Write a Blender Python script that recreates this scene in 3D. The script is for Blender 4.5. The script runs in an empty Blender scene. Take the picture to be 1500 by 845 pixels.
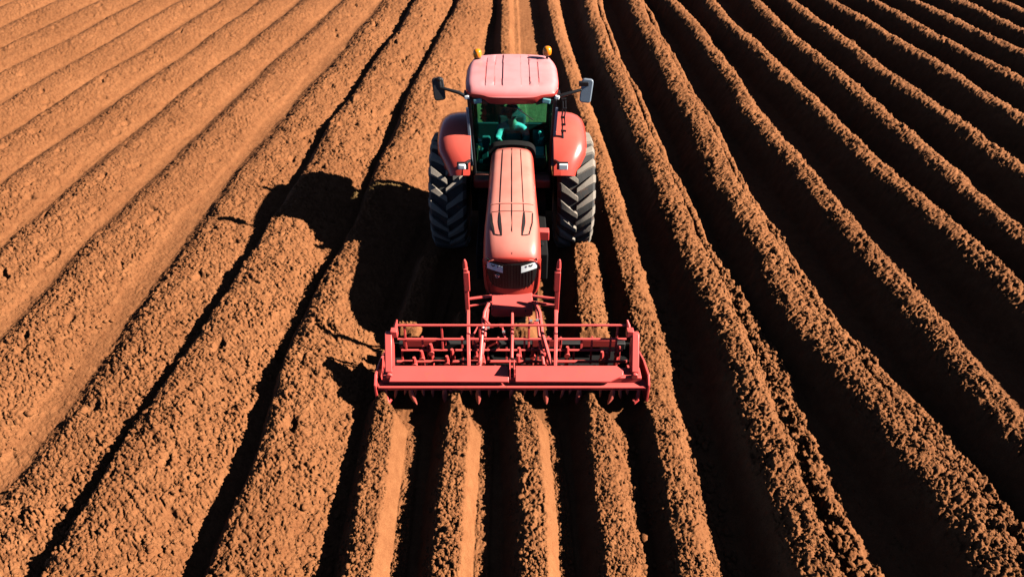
import bpy, bmesh, math, random
import numpy as np
from mathutils import Vector, Matrix, noise as mnoise

random.seed(7)
rng = np.random.default_rng(11)
R = math.radians
scene = bpy.context.scene
COL = scene.collection

# ------------------------------------------------------------------ helpers
def link(o):
    COL.objects.link(o)
    return o

def tag(o, label=None, cat=None, group=None, kind=None):
    if label: o['label'] = label
    if cat: o['category'] = cat
    if group: o['group'] = group
    if kind: o['kind'] = kind
    return o

def empty(name, loc):
    o = bpy.data.objects.new(name, None)
    o.empty_display_size = 0.2
    o.location = loc
    return link(o)

def world_loc(o):
    v = Vector((0, 0, 0))
    while o:
        v = v + o.location
        o = o.parent
    return v

class MB:
    """Collects shapes in world coordinates, then links them as ONE mesh object."""
    def __init__(self):
        self.v = []; self.f = []; self.m = []
        self.mi = 0
    def add(self, verts, faces):
        b = len(self.v)
        self.v += [tuple(p) for p in verts]
        self.f += [tuple(i + b for i in f) for f in faces]
        self.m += [self.mi] * len(faces)
        return self
    def box(self, c, s, rot=None, taper=None):
        x, y, z = s[0] / 2, s[1] / 2, s[2] / 2
        P = [Vector((sx * x, sy * y, sz * z)) for sz in (-1, 1) for sy in (-1, 1) for sx in (-1, 1)]
        if taper:
            for p in P:
                if p.z > 0: p.x *= taper[0]; p.y *= taper[1]
        if rot is not None:
            P = [rot @ p for p in P]
        P = [p + Vector(c) for p in P]
        return self.add(P, [(0, 2, 3, 1), (4, 5, 7, 6), (0, 1, 5, 4), (2, 6, 7, 3), (0, 4, 6, 2), (1, 3, 7, 5)])
    def bar(self, a, b, w, h, up=(0, 0, 1)):
        """A rectangular bar from a to b: w across, h along the up hint."""
        a = Vector(a); b = Vector(b); d = (b - a)
        L = d.length; d.normalize()
        u = Vector(up); s = d.cross(u)
        if s.length < 1e-4: s = d.cross(Vector((1, 0, 0)))
        s.normalize(); u = s.cross(d)
        P = []
        for e in (a, b):
            for (i, j) in ((-1, -1), (1, -1), (1, 1), (-1, 1)):
                P.append(e + s * (i * w / 2) + u * (j * h / 2))
        return self.add(P, [(3, 2, 1, 0), (4, 5, 6, 7), (0, 1, 5, 4), (1, 2, 6, 5), (2, 3, 7, 6), (3, 0, 4, 7)])
    def tube(self, path, r, n=10, cap=True):
        path = [Vector(p) for p in path]
        rs = r if isinstance(r, (list, tuple)) else [r] * len(path)
        rings = []
        prev = None
        for i, p in enumerate(path):
            if i == 0: d = path[1] - p
            elif i == len(path) - 1: d = p - path[i - 1]
            else: d = (path[i + 1] - path[i - 1])
            d.normalize()
            if prev is None:
                u = Vector((0, 0, 1)) if abs(d.z) < .9 else Vector((1, 0, 0))
            else: u = prev
            s = d.cross(u); s.normalize(); u = s.cross(d); u.normalize(); prev = u
            rings.append([p + (s * math.cos(2 * math.pi * k / n) + u * math.sin(2 * math.pi * k / n)) * rs[i] for k in range(n)])
        return self.loft(rings, True, cap)
    def loft(self, rings, closed=True, cap=True):
        n = len(rings[0]); V = []; F = []
        for r in rings: V += list(r)
        for i in range(len(rings) - 1):
            for k in range(n if closed else n - 1):
                k2 = (k + 1) % n
                F.append((i * n + k, i * n + k2, (i + 1) * n + k2, (i + 1) * n + k))
        if cap:
            F.append(tuple(reversed(range(n)))); F.append(tuple((len(rings) - 1) * n + k for k in range(n)))
        return self.add(V, F)
    def lathe(self, prof, c, axis='z', n=24):
        """prof: list of (r, h) along the axis."""
        rings = []
        for (r, h) in prof:
            ring = []
            for k in range(n):
                a = 2 * math.pi * k / n
                p, q = r * math.cos(a), r * math.sin(a)
                ring.append(Vector(c) + (Vector((p, q, h)) if axis == 'z' else Vector((h, p, q)) if axis == 'x' else Vector((q, h, p))))
            rings.append(ring)
        return self.loft(rings)
    def extrude(self, pts, d):
        """pts: 3D outline, d: extrusion vector."""
        n = len(pts); pts = [Vector(p) for p in pts]; d = Vector(d)
        F = [tuple(reversed(range(n))), tuple(range(n, 2 * n))]
        F += [(k, (k + 1) % n, n + (k + 1) % n, n + k) for k in range(n)]
        return self.add(pts + [p + d for p in pts], F)
    def build(self, name, mats, parent=None, smooth=35, bevel=0, seg=2, sub=0):
        me = bpy.data.meshes.new(name)
        off = world_loc(parent) if parent else Vector((0, 0, 0))
        me.from_pydata([tuple(Vector(p) - off) for p in self.v], [], self.f)
        mats = mats if isinstance(mats, (list, tuple)) else [mats]
        for m in mats: me.materials.append(m)
        me.polygons.foreach_set('material_index', self.m)
        bm = bmesh.new(); bm.from_mesh(me)
        bmesh.ops.recalc_face_normals(bm, faces=bm.faces)
        bm.to_mesh(me); bm.free()
        if smooth:
            me.shade_smooth()
            me.set_sharp_from_angle(angle=R(smooth))
        o = link(bpy.data.objects.new(name, me))
        if parent: o.parent = parent
        if bevel:
            b = o.modifiers.new('bevel', 'BEVEL'); b.width = bevel; b.segments = seg; b.limit_method = 'ANGLE'; b.angle_limit = R(40)
            b.harden_normals = False
        if sub:
            s = o.modifiers.new('sub', 'SUBSURF'); s.levels = sub; s.render_levels = sub
        return o

# ------------------------------------------------------------------ materials
def new_mat(name):
    m = bpy.data.materials.new(name); m.use_nodes = True
    nt = m.node_tree
    return m, nt, nt.nodes, nt.links, nt.nodes['Principled BSDF']

def mat(name, col, rough=.5, metal=0, coat=0, spec=.38, var=.0, vscale=8, lit_top=None, lit_top_amt=.6, bump=0, bscale=60, soil=0, soil_scale=5):
    m, nt, N, L, P = new_mat(name)
    col = tuple(min(.95, v * .82) for v in col)
    lit_top = tuple(min(.95, v * .82) for v in lit_top) if lit_top else None
    P.inputs['Roughness'].default_value = rough
    P.inputs['Metallic'].default_value = metal
    P.inputs['Coat Weight'].default_value = coat
    P.inputs['Coat Roughness'].default_value = .18
    P.inputs['Specular IOR Level'].default_value = spec
    tc = N.new('ShaderNodeTexCoord')
    nz = N.new('ShaderNodeTexNoise'); nz.inputs['Scale'].default_value = vscale; nz.inputs['Detail'].default_value = 6
    L.new(tc.outputs['Object'], nz.inputs['Vector'])
    mx = N.new('ShaderNodeMix'); mx.data_type = 'RGBA'
    mx.inputs['A'].default_value = tuple(c * (1 - var) for c in col) + (1,)
    mx.inputs['B'].default_value = tuple(min(1, c * (1 + var)) for c in col) + (1,)
    L.new(nz.outputs['Fac'], mx.inputs['Factor'])
    out = mx.outputs['Result']
    if lit_top:
        # sunlight painted into the colour: faces that look up turn paler
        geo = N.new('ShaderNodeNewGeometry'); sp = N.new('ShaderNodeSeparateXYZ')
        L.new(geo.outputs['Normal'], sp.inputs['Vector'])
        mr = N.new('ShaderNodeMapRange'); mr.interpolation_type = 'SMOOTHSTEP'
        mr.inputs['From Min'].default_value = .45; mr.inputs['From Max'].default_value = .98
        mr.inputs['To Min'].default_value = 0; mr.inputs['To Max'].default_value = lit_top_amt
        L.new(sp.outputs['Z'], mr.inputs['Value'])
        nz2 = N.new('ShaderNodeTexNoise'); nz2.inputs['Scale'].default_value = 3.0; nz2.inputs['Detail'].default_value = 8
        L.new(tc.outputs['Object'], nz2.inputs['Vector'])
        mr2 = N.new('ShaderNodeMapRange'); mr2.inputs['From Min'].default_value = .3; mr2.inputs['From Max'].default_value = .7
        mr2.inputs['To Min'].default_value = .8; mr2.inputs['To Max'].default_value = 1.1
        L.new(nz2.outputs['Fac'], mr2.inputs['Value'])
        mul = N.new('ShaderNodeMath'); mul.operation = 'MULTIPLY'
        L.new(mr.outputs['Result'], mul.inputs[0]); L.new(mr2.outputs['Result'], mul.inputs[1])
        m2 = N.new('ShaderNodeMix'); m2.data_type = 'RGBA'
        m2.inputs['B'].default_value = lit_top + (1,)
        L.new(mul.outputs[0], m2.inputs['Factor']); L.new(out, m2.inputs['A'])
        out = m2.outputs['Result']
    if soil:      # dried earth: blotches and fine specks
        n3 = N.new('ShaderNodeTexNoise'); n3.inputs['Scale'].default_value = soil_scale; n3.inputs['Detail'].default_value = 10; n3.inputs['Roughness'].default_value = .72
        L.new(tc.outputs['Object'], n3.inputs['Vector'])
        m3 = N.new('ShaderNodeMapRange'); m3.inputs['From Min'].default_value = .66 - .2 * soil; m3.inputs['From Max'].default_value = .80 - .2 * soil
        m3.inputs['To Max'].default_value = .85
        L.new(n3.outputs['Fac'], m3.inputs['Value'])
        m4 = N.new('ShaderNodeMix'); m4.data_type = 'RGBA'; m4.inputs['B'].default_value = (.22, .09, .045, 1)
        L.new(m3.outputs['Result'], m4.inputs['Factor']); L.new(out, m4.inputs['A'])
        out = m4.outputs['Result']
        rr = N.new('ShaderNodeMapRange'); rr.inputs['To Min'].default_value = rough; rr.inputs['To Max'].default_value = .95
        L.new(m3.outputs['Result'], rr.inputs['Value']); L.new(rr.outputs['Result'], P.inputs['Roughness'])
    L.new(out, P.inputs['Base Color'])
    if bump:
        nb = N.new('ShaderNodeTexNoise'); nb.inputs['Scale'].default_value = bscale; nb.inputs['Detail'].default_value = 5
        L.new(tc.outputs['Object'], nb.inputs['Vector'])
        bp = N.new('ShaderNodeBump'); bp.inputs['Strength'].default_value = bump; bp.inputs['Distance'].default_value = .01
        L.new(nb.outputs['Fac'], bp.inputs['Height']); L.new(bp.outputs['Normal'], P.inputs['Normal'])
    return m

def glass_mat(name, col, gloss=.05):
    m, nt, N, L, P = new_mat(name)
    N.remove(P)
    out = N['Material Output']
    tr = N.new('ShaderNodeBsdfTransparent'); tr.inputs['Color'].default_value = col + (1,)
    gl = N.new('ShaderNodeBsdfGlossy'); gl.inputs['Roughness'].default_value = .03
    fr = N.new('ShaderNodeFresnel'); fr.inputs['IOR'].default_value = 1.16
    ad = N.new('ShaderNodeMath'); ad.operation = 'ADD'; ad.inputs[1].default_value = gloss
    L.new(fr.outputs['Fac'], ad.inputs[0])
    mx = N.new('ShaderNodeMixShader')
    L.new(ad.outputs[0], mx.inputs['Fac']); L.new(tr.outputs['BSDF'], mx.inputs[1]); L.new(gl.outputs['BSDF'], mx.inputs[2])
    L.new(mx.outputs['Shader'], out.inputs['Surface'])
    return m

def soil_mat():
    m, nt, N, L, P = new_mat('red_soil')
    P.inputs['Roughness'].default_value = .95
    P.inputs['Specular IOR Level'].default_value = .12
    tc = N.new('ShaderNodeTexCoord')
    def noise(scale, detail, rough=.6):
        n = N.new('ShaderNodeTexNoise'); n.inputs['Scale'].default_value = scale; n.inputs['Detail'].default_value = detail
        n.inputs['Roughness'].default_value = rough
        L.new(tc.outputs['Object'], n.inputs['Vector']); return n
    big = noise(.35, 4); mid = noise(6, 8, .7); fine = noise(70, 6, .7)
    r1 = N.new('ShaderNodeValToRGB')
    r1.color_ramp.elements[0].position = .32; r1.color_ramp.elements[0].color = (.225, .084, .032, 1)
    r1.color_ramp.elements[1].position = .70; r1.color_ramp.elements[1].color = (.315, .130, .052, 1)
    L.new(mid.outputs['Fac'], r1.inputs['Fac'])
    r2 = N.new('ShaderNodeValToRGB')
    r2.color_ramp.elements[0].position = .30; r2.color_ramp.elements[0].color = (.62, .56, .52, 1)
    r2.color_ramp.elements[1].position = .62; r2.color_ramp.elements[1].color = (1.08, 1.08, 1.1, 1)
    L.new(fine.outputs['Fac'], r2.inputs['Fac'])
    mx = N.new('ShaderNodeMix'); mx.data_type = 'RGBA'; mx.blend_type = 'MULTIPLY'; mx.inputs['Factor'].default_value = 1
    L.new(r1.outputs['Color'], mx.inputs['A']); L.new(r2.outputs['Color'], mx.inputs['B'])
    r3 = N.new('ShaderNodeValToRGB')
    r3.color_ramp.elements[0].position = .35; r3.color_ramp.elements[0].color = (.86, .84, .82, 1)
    r3.color_ramp.elements[1].position = .65; r3.color_ramp.elements[1].color = (1.06, 1.06, 1.06, 1)
    L.new(big.outputs['Fac'], r3.inputs['Fac'])
    mx2 = N.new('ShaderNodeMix'); mx2.data_type = 'RGBA'; mx2.blend_type = 'MULTIPLY'; mx2.inputs['Factor'].default_value = 1
    L.new(mx.outputs['Result'], mx2.inputs['A']); L.new(r3.outputs['Color'], mx2.inputs['B'])
    L.new(mx2.outputs['Result'], P.inputs['Base Color'])
    # the rough attribute tells crumbly soil from walls pressed smooth by the plough
    at = N.new('ShaderNodeAttribute'); at.attribute_name = 'rough'
    n1 = noise(45, 8, .75)
    mu = N.new('ShaderNodeMath'); mu.operation = 'MULTIPLY'
    L.new(n1.outputs['Fac'], mu.inputs[0]); L.new(at.outputs['Fac'], mu.inputs[1])
    bp = N.new('ShaderNodeBump'); bp.inputs['Strength'].default_value = .7; bp.inputs['Distance'].default_value = .018
    L.new(mu.outputs[0], bp.inputs['Height']); L.new(bp.outputs['Normal'], P.inputs['Normal'])
    return m

RED = mat('red_paint', (.72, .065, .042), rough=.42, coat=.2, var=.06, vscale=3, lit_top=(.86, .33, .26), lit_top_amt=.9, soil=.18, soil_scale=9)
FENDRED = mat('fender_paint', (.72, .065, .042), rough=.34, coat=.4, var=.05, vscale=3, lit_top=(.78, .20, .15), lit_top_amt=.55, soil=.25, soil_scale=8)
ROOFRED = mat('roof_paint', (.72, .065, .05), rough=.45, coat=.15, var=.05, vscale=3, lit_top=(.88, .37, .38), lit_top_amt=1.0)
IMPRED = mat('implement_paint', (.80, .080, .070), rough=.5, coat=.12, var=.10, vscale=9, lit_top=(.84, .145, .125), lit_top_amt=.7, soil=.45, soil_scale=7)
TINE = mat('worn_tine_steel', (.80, .16, .12), rough=.38, coat=.1, var=.25, vscale=18, soil=.5, soil_scale=14)
BLACK = mat('black_plastic', (.018, .018, .020), rough=.42, var=.2, vscale=20)
DARK = mat('dark_metal', (.03, .028, .027), rough=.6, var=.3, vscale=12)
GROOVE = mat('panel_gap', (.02, .012, .012), rough=.8)
RUBBER = mat('dusty_rubber', (.055, .052, .050), rough=.85, var=.35, vscale=7, bump=.3, bscale=40, soil=.5, soil_scale=6)
LUG = mat('worn_lug_rubber', (.30, .25, .205), rough=.9, var=.25, vscale=9, bump=.3, bscale=50, soil=.4, soil_scale=9)
RIM = mat('rim_paint', (.45, .05, .04), rough=.5, var=.2)
GRILLE = mat('grille_mesh', (.008, .008, .008), rough=.6, var=.2, vscale=40)
BARS = mat('grille_bar', (.022, .021, .020), rough=.4, var=.2)
LENS = mat('lamp_lens', (1.1, 1.15, 1.18), rough=.16, var=.12, vscale=25, coat=.5)
DECK = mat('shade_and_seal_black', (.010, .009, .009), rough=.9, spec=.2, var=.3, vscale=10)  # near black: shade painted into covered parts, own colour on the hood seal
CHROME = mat('lamp_reflector', (.8, .8, .8), rough=.18, metal=.7, var=.1)
TEALLENS = mat('tinted_lamp_lens', (.20, .52, .55), rough=.15, var=.15, vscale=15, coat=.5)
GREYBLUE = mat('pillar_trim_paint', (.26, .31, .37), rough=.35, var=.08, coat=.3)
AMBER = mat('amber_lens', (1.25, .31, .010), rough=.30, var=.06, coat=.6)
MIRROR = mat('mirror_glass', (.42, .50, .55), rough=.12, metal=.3, var=.05, coat=.5)
SEATM = mat('seat_fabric', (.05, .055, .055), rough=.85, var=.2, vscale=30)
TRIM = mat('cab_trim', (.10, .13, .13), rough=.6, var=.15, vscale=10)
SCREEN = mat('monitor_glass', (.25, 1.2, 1.4), rough=.2, var=.1)
PALEPL = mat('pale_switch_plastic', (.95, 1.1, 1.05), rough=.4, var=.1)
GLASS = glass_mat('tinted_windshield', (.30, .88, .84), .0)
SIDEGLASS = glass_mat('tinted_side_glass', (.86, .95, .93), .0)
SKIN = mat('skin', (.50, .29, .20), rough=.55, var=.08, vscale=20)
SHIRT = mat('shirt_cloth', (.52, .60, .58), rough=.9, var=.12, vscale=14, bump=.4, bscale=25)
TROUSER = mat('trouser_cloth', (.06, .075, .11), rough=.9, var=.15, vscale=14)
CAPM = mat('hat_felt', (.035, .032, .03), rough=.85, var=.2, vscale=20)
SOIL = soil_mat()

# ------------------------------------------------------------------ the ploughed field
YS = np.array([4.1, 5, 6, 7, 8, 9, 10, 11, 12, 14, 16, 18, 20, 22, 25, 28])
ROWS = {   # foot of the steep left face of every ridge, x at each YS
 'L1': [-3.55,-3.48,-3.50,-3.52,-3.48,-3.42,-3.31,-3.24,-3.20,-3.15,-3.04,-2.88,-2.71,-2.53,-2.31,-2.11],
 'L2': [-5.38,-5.28,-5.22,-5.18,-5.10,-5.05,-4.97,-4.90,-4.86,-4.74,-4.57,-4.40,-4.25,-4.08,-3.82,-3.56],
 'L3': [-6.62,-6.52,-6.44,-6.40,-6.41,-6.39,-6.37,-6.35,-6.32,-6.16,-6.04,-5.88,-5.66,-5.42,-5.10,-4.85],
 'L4': [-8.20,-8.20,-8.22,-8.24,-8.24,-8.22,-8.20,-8.16,-8.10,-7.95,-7.80,-7.60,-7.40,-7.10,-6.75,-6.40],
 'L5': [-9.9,-9.9,-9.9,-9.88,-9.86,-9.84,-9.82,-9.80,-9.76,-9.62,-9.42,-9.2,-8.95,-8.7,-8.35,-8.0],
 'A': [-2.07,-2.07,-2.12,-2.11,-2.03,-1.94,-1.85,-1.76,-1.67,-1.49,-1.30,-1.12,-0.94,-0.76,-0.48,-0.21],
 'B': [-1.11,-1.12,-1.12,-1.10,-1.09,-1.10,-1.11,-1.13,-1.14,-1.16,-1.18,-1.20,-1.23,-1.25,-1.28,-1.31],
 'C': [-0.14,-0.16,-0.19,-0.23,-0.25,-0.28,-0.31,-0.33,-0.36,-0.41,-0.46,-0.51,-0.56,-0.60,-0.63,-0.66],
 'D': [0.78,0.77,0.78,0.81,0.83,0.82,0.86,0.93,1.01,1.16,1.31,1.46,1.61,1.76,1.98,2.20],
 'E': [1.60,1.60,1.62,1.66,1.66,1.62,1.58,1.59,1.59,1.54,1.44,1.30,1.17,1.08,1.01,0.96],
 'F': [2.73,2.73,2.73,2.74,2.72,2.71,2.70,2.68,2.64,2.50,2.40,2.31,2.24,2.22,2.25,2.28],
 'G': [4.65,4.52,4.36,4.16,3.98,3.93,3.95,3.88,3.78,3.78,3.78,3.80,3.79,3.77,3.68,3.60],
 'H': [6.24,6.15,6.05,5.95,5.85,5.76,5.70,5.65,5.57,5.42,5.37,5.39,5.41,5.32,5.13,4.94],
 'I': [8.03,7.95,7.86,7.78,7.69,7.61,7.52,7.44,7.35,7.17,7.02,6.88,6.71,6.56,6.47,6.40],
 'J': [9.25,9.18,9.10,9.02,8.94,8.86,8.78,8.71,8.64,8.50,8.38,8.29,8.20,8.10,8.05,8.03],
 'K': [10.70,10.62,10.55,10.48,10.42,10.36,10.30,10.22,10.14,10.0,9.87,9.75,9.63,9.50,9.26,8.98],
 'L': [13.0,12.9,12.8,12.68,12.56,12.44,12.32,12.2,12.08,11.86,11.65,11.45,11.25,11.05,10.74,10.40],
}
for k in range(1, 22):
    ROWS['L%d' % (5 + k)] = [x - 1.52 * k for x in ROWS['L5']]
    ROWS['R%d' % k] = [x + 1.5 * k for x in ROWS['L']]
# height profile across one ridge, metres from the foot of its left face
PROF = {
 'right': ([0, .05, .24, .31, .42, .60, .73, .79, .86, .93, 1.02, 1.07, 1.12, 1.25],
           [0, .05, .44, .52, .585, .60, .545, .36, .17, .265, .255, .17, .03, 0]),
 'left':  ([0, .03, .17, .24, .40, .70, 1.0, 1.2, 1.34, 1.44, 1.60],
           [0, .03, .27, .335, .385, .365, .27, .18, .13, .05, 0]),
 'far':   ([0, .08, .35, .50, .62, .85, 1.08, 1.25, 1.40, 1.47, 1.6],
           [0, .025, .13, .165, .17, .155, .12, .085, .05, .02, 0]),
 'new':   ([0, .03, .22, .27, .38, .50, .555, .60, .68, .72, .84, .87],
           [0, .02, .32, .36, .37, .36, .34, .28, .085, .07, .055, 0]),
 'plain': ([0, .03, .22, .27, .38, .50, .60, .70, .80, .9],
           [0, .02, .30, .36, .37, .36, .30, .16, .05, 0]),
}
ROUGH = {   # 0 = pressed smooth, 1 = crumbly
 'right': ([0, .16, .29, .75, 1.0, 1.2], [.06, .12, 1, 1, 1, .5]),
 'left':  ([0, .15, .25, 1.5], [.1, .3, 1, 1]),
 'far':   ([0, .15, .25, 1.5], [.8, .9, 1, 1]),
 'new':   ([0, .2, .25, .53, .57, .68, .71, .84, .87], [.04, .08, 1, 1, .03, .03, .8, .8, .4]),
 'plain': ([0, .2, .25, .9], [.04, .08, 1, 1]),
}
def style(k):
    if k in 'AB' or k == 'C': return 'new'
    if k in 'DE': return 'plain'
    if k in ('L1', 'L2'): return 'left'
    if k[0] == 'L' and len(k) > 1: return 'far'
    return 'right'

def hash2(ix, iy, seed):
    h = (ix.astype(np.int64) * 374761393 + iy.astype(np.int64) * 668265263 + seed * 974634533) & 0x7fffffff
    h = ((h ^ (h >> 13)) * 1274126177) & 0x7fffffff
    h = (h ^ (h >> 16)) & 0xffff
    return (h / 65535.0).astype(np.float32)

def vnoise(x, y, seed):
    x0 = np.floor(x); y0 = np.floor(y)
    fx = (x - x0).astype(np.float32); fy = (y - y0).astype(np.float32)
    def g(dx, dy):
        a = hash2(x0 + dx, y0 + dy, seed) * 6.2831853
        return np.cos(a) * (fx - dx) + np.sin(a) * (fy - dy)
    ux = fx * fx * fx * (fx * (fx * 6 - 15) + 10); uy = fy * fy * fy * (fy * (fy * 6 - 15) + 10)
    a = g(0, 0); b = g(1, 0); c = g(0, 1); d = g(1, 1)
    return (a + (b - a) * ux) * (1 - uy) + (c + (d - c) * ux) * uy     # about -.7 .. .7

def fbm(x, y, seed, octs=4, gain=.5):
    s = 0; a = 1
    for o in range(octs):
        s = s + a * vnoise(x * 2 ** o, y * 2 ** o, seed + o * 17); a *= gain
    return s

def domes(x, y, cell, seed, fill=.8):
    """Rounded clods: for each jittered cell point a dome of random size; returns 0..1."""
    u = x / cell; v = y / cell
    iu = np.floor(u); iv = np.floor(v)
    best = np.zeros_like(u, dtype=np.float32)
    for dx in (-1, 0, 1):
        for dy in (-1, 0, 1):
            cx = iu + dx; cy = iv + dy
            px = cx + hash2(cx, cy, seed); py = cy + hash2(cx, cy, seed + 1)
            rr = .30 + .45 * hash2(cx, cy, seed + 2)
            on = hash2(cx, cy, seed + 3) < fill
            st = .7 + .6 * hash2(cx, cy, seed + 4)
            d2 = ((u - px) * st) ** 2 + ((v - py) / st) ** 2
            hgt = np.sqrt(np.clip(1 - d2 / (rr * rr), 0, 1)) * rr * 1.35 * on
            best = np.maximum(best, hgt.astype(np.float32))
    return best

def smoothstep(a, b, x):
    t = np.clip((x - a) / (b - a), 0, 1); return t * t * (3 - 2 * t)

H = 7.4
def y_samples():
    ys = list(np.arange(-26, 3.2, .8))
    y = 3.2
    while y < 29.5:
        ys.append(y)
        y += max(.0105, .62 * (y * y + H * H) / H / 683.0 * .9)
    st = .25
    while y < 900:
        ys.append(y); y += st; st *= 1.13
    return np.array(ys)
GY = y_samples()
NX = 1500
GT = np.linspace(-1, 1, NX)
def half(y): return np.where(y > 4, .80 * y + 4.6, 7.8 + (4 - y) * 1.2)

def row_amp(k, y):
    y = np.asarray(y, dtype=float)
    dip = 1 - .72 * smoothstep(6.62, 6.85, y) * smoothstep(8.05, 7.85, y)
    if k == 'A': return smoothstep(10.6, 9.8, y) * dip
    if k == 'B': return smoothstep(8.9, 8.3, y) * dip
    if k == 'C': return smoothstep(8.9, 8.3, y) * dip + smoothstep(12.6, 13.6, y)
    if k == 'D': return smoothstep(10.9, 10.35, y) * dip
    if k == 'E': return 1 - .50 * smoothstep(6.2, 6.7, y) * smoothstep(7.7, 7.1, y)
    return np.ones_like(y)

def field(X, Y, detail=True):
    """Height and roughness of the soil at X, Y (2D arrays, Y constant along a row)."""
    yl = Y[:, :1].astype(np.float64)
    Hh = np.zeros_like(X, dtype=np.float32)
    Ro = np.where(X < -4.5, .9, .35).astype(np.float32)
    wob = .055 * fbm(X * 1.3, Y * .9, 5, 3) + .03 * fbm(X * 7, Y * 5, 9, 3)
    big = fbm(X * .35, Y * .30, 23, 3)
    yc = yl[:, 0]
    for i, (k, xs) in enumerate(ROWS.items()):
        st = style(k)
        dy = .045 * np.sin(yc * .55 + i * 1.7) + .03 * np.sin(yc * 1.3 + i * 2.9)
        if st in ('new', 'plain'): dy = dy * .25
        foot = np.interp(yc, YS, np.convolve(np.pad(xs, 1, 'edge'), [.2, .6, .2], 'valid')) + dy * smoothstep(900, 40, yc)
        # carry the rows on beyond the surveyed stretch
        foot = foot + np.where(yc > 28, (yc - 28) * (xs[-1] - xs[-2]) / 3.0 * .5, 0)
        amp = row_amp(k, yc)
        a2 = amp
        D = X - foot[:, None]
        lo = np.searchsorted(GT, 0)  # (bands keep this loop cheap)
        m = (D > -.15) & (D < 1.9)
        if not m.any(): continue
        d = D[m] + wob[m] * (.35 if st in ('new', 'plain') else 1.0)
        yy = Y[m]; xx = X[m]
        px, pz = PROF[st]
        s = 1.0
        if st == 'right': s = 1.12 if k in 'G' else 1.0
        if k == 'L2': s = 1.15
        if k == 'L1': s = np.interp(Y[m], [6, 11, 14], [.94, .98, 1.1])
        if k in 'FG':       # near the viewer the side strand lies further out, past a dark gap
            kk = 1 + .75 * smoothstep(10.5, 7.0, Y[m]) * (.8 + .5 * vnoise(Y[m] * .9, Y[m] * 0 + i, 35))
            d = np.where(d > .78, .78 + (d - .78) / kk, d)
        if k in 'ABCD':     # under the implement a new row starts as a narrow tongue
            wsc = 1 - .78 * (smoothstep(6.05 + .1 * (i % 2), 6.62, Y[m]) - smoothstep(7.3, 7.8, Y[m]))
            d = np.where(d > .30, .30 + (d - .30) / wsc, d) + (1 - wsc) * .0
        h = np.interp(d / s, px, pz).astype(np.float32)
        if st == 'right':   # the side ledge comes and goes along the row
            led = smoothstep(-.25, .2, vnoise(yy * .55 + 3.1 * i, yy * 0 + i * 7.3, 31))
            near_rub = smoothstep(11.5, 8.5, yy)
            base = np.interp(d / s, px, np.where(np.array(px) > .86, 0, pz)).astype(np.float32)
            h = base + (h - base) * np.clip((.85 if k in 'FG' else .35) + .65 * led, 0, 1)
            rub = (domes(xx + .04 * vnoise(xx * 9, yy * 9, 5), yy, .125, 400 + i, .75) * .12 + domes(xx, yy, .06, 430 + i, .8) * .05) * smoothstep(.72, .9, d) * smoothstep(1.35, 1.05, d) * near_rub
            h = h + rub * smoothstep(-.3, .15, vnoise(xx * 1.1, yy * 1.1, 77 + i))
        if st == 'left' or st == 'far':
            h = h * (1 + .22 * big[m])
        a = np.repeat(a2[:, None], X.shape[1], 1)[m]
        # where a row begins it starts as a narrow tongue
        if st in ('new', 'plain'):
            h = h * a
        h = h.astype(np.float32)
        r = np.interp(d / s, *ROUGH[st]).astype(np.float32)
        if st == 'new':   # the smooth wall is cleanest on the left rows
            r = r if k != 'C' else np.maximum(r, .35 * (np.interp(d, [.5, .56, .7], [0, 1, 1])))
        cur = Hh[m]
        take = h > cur + 1e-4
        Hh[m] = np.maximum(cur, h)
        rr = Ro[m]; rr[take] = r[take]; Ro[m] = rr
    if detail:
        # crumbs and clods, in several sizes
        dens = smoothstep(-.35, .35, fbm(X * .8, Y * .8, 57, 3))
        wx = X + .05 * vnoise(X * 6, Y * 6, 201); wy = Y + .05 * vnoise(X * 6, Y * 6, 202)
        d1 = domes(wx, wy, .044, 101, .85) * .042
        d2 = domes(wx, wy, .115, 131, .55) * .075
        d3 = domes(wx, wy, .028, 161, .9) * .028
        clod = d1 * (.45 + .55 * dens) + d2 * dens * .55 + d3
        Lf = smoothstep(-1.9, -3.0, X)               # the rolled left part of the field is finer
        Rt = smoothstep(2.2, 3.2, X)
        # short slanting tears across the rolled rows
        ca, sa = math.cos(R(38)), math.sin(R(38))
        U = X * ca - Y * sa; V = X * sa + Y * ca
        U = U + .06 * vnoise(X * 3, Y * 3, 301); V = V + .05 * vnoise(X * 4, Y * 4, 302)
        tear = smoothstep(.10, .38, vnoise(U * 3.4, V * 14, 77)) * smoothstep(-.25, .25, fbm(X * 1.7, Y * 1.7, 83, 2))
        tear2 = smoothstep(.12, .40, vnoise(U * 9.0, V * 30, 78))
        pits = smoothstep(.40, .58, fbm(X * 2.3, Y * 1.9, 91, 2))
        # coarse lumps in the broken ground at the front left
        lump = domes(X + .1 * vnoise(X * 3, Y * 3, 55), Y + .1 * vnoise(X * 3, Y * 3, 56), .26, 211, .6) * .16
        broken = smoothstep(9.4, 6.6, Y) * smoothstep(-.05, .22, vnoise(X * .8, Y * .8, 63)) * smoothstep(-2.6, -3.4, X)
        bil = lambda sx, sy, sd: np.minimum(1, 2.2 * np.abs(vnoise(U * sx, V * sy, sd)))
        b1 = bil(4.5, 9, 701); b2 = bil(11, 19, 702); b3 = bil(24, 42, 703)
        crk = smoothstep(-.3, .3, fbm(X * .9, Y * .9, 59, 3))
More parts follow.
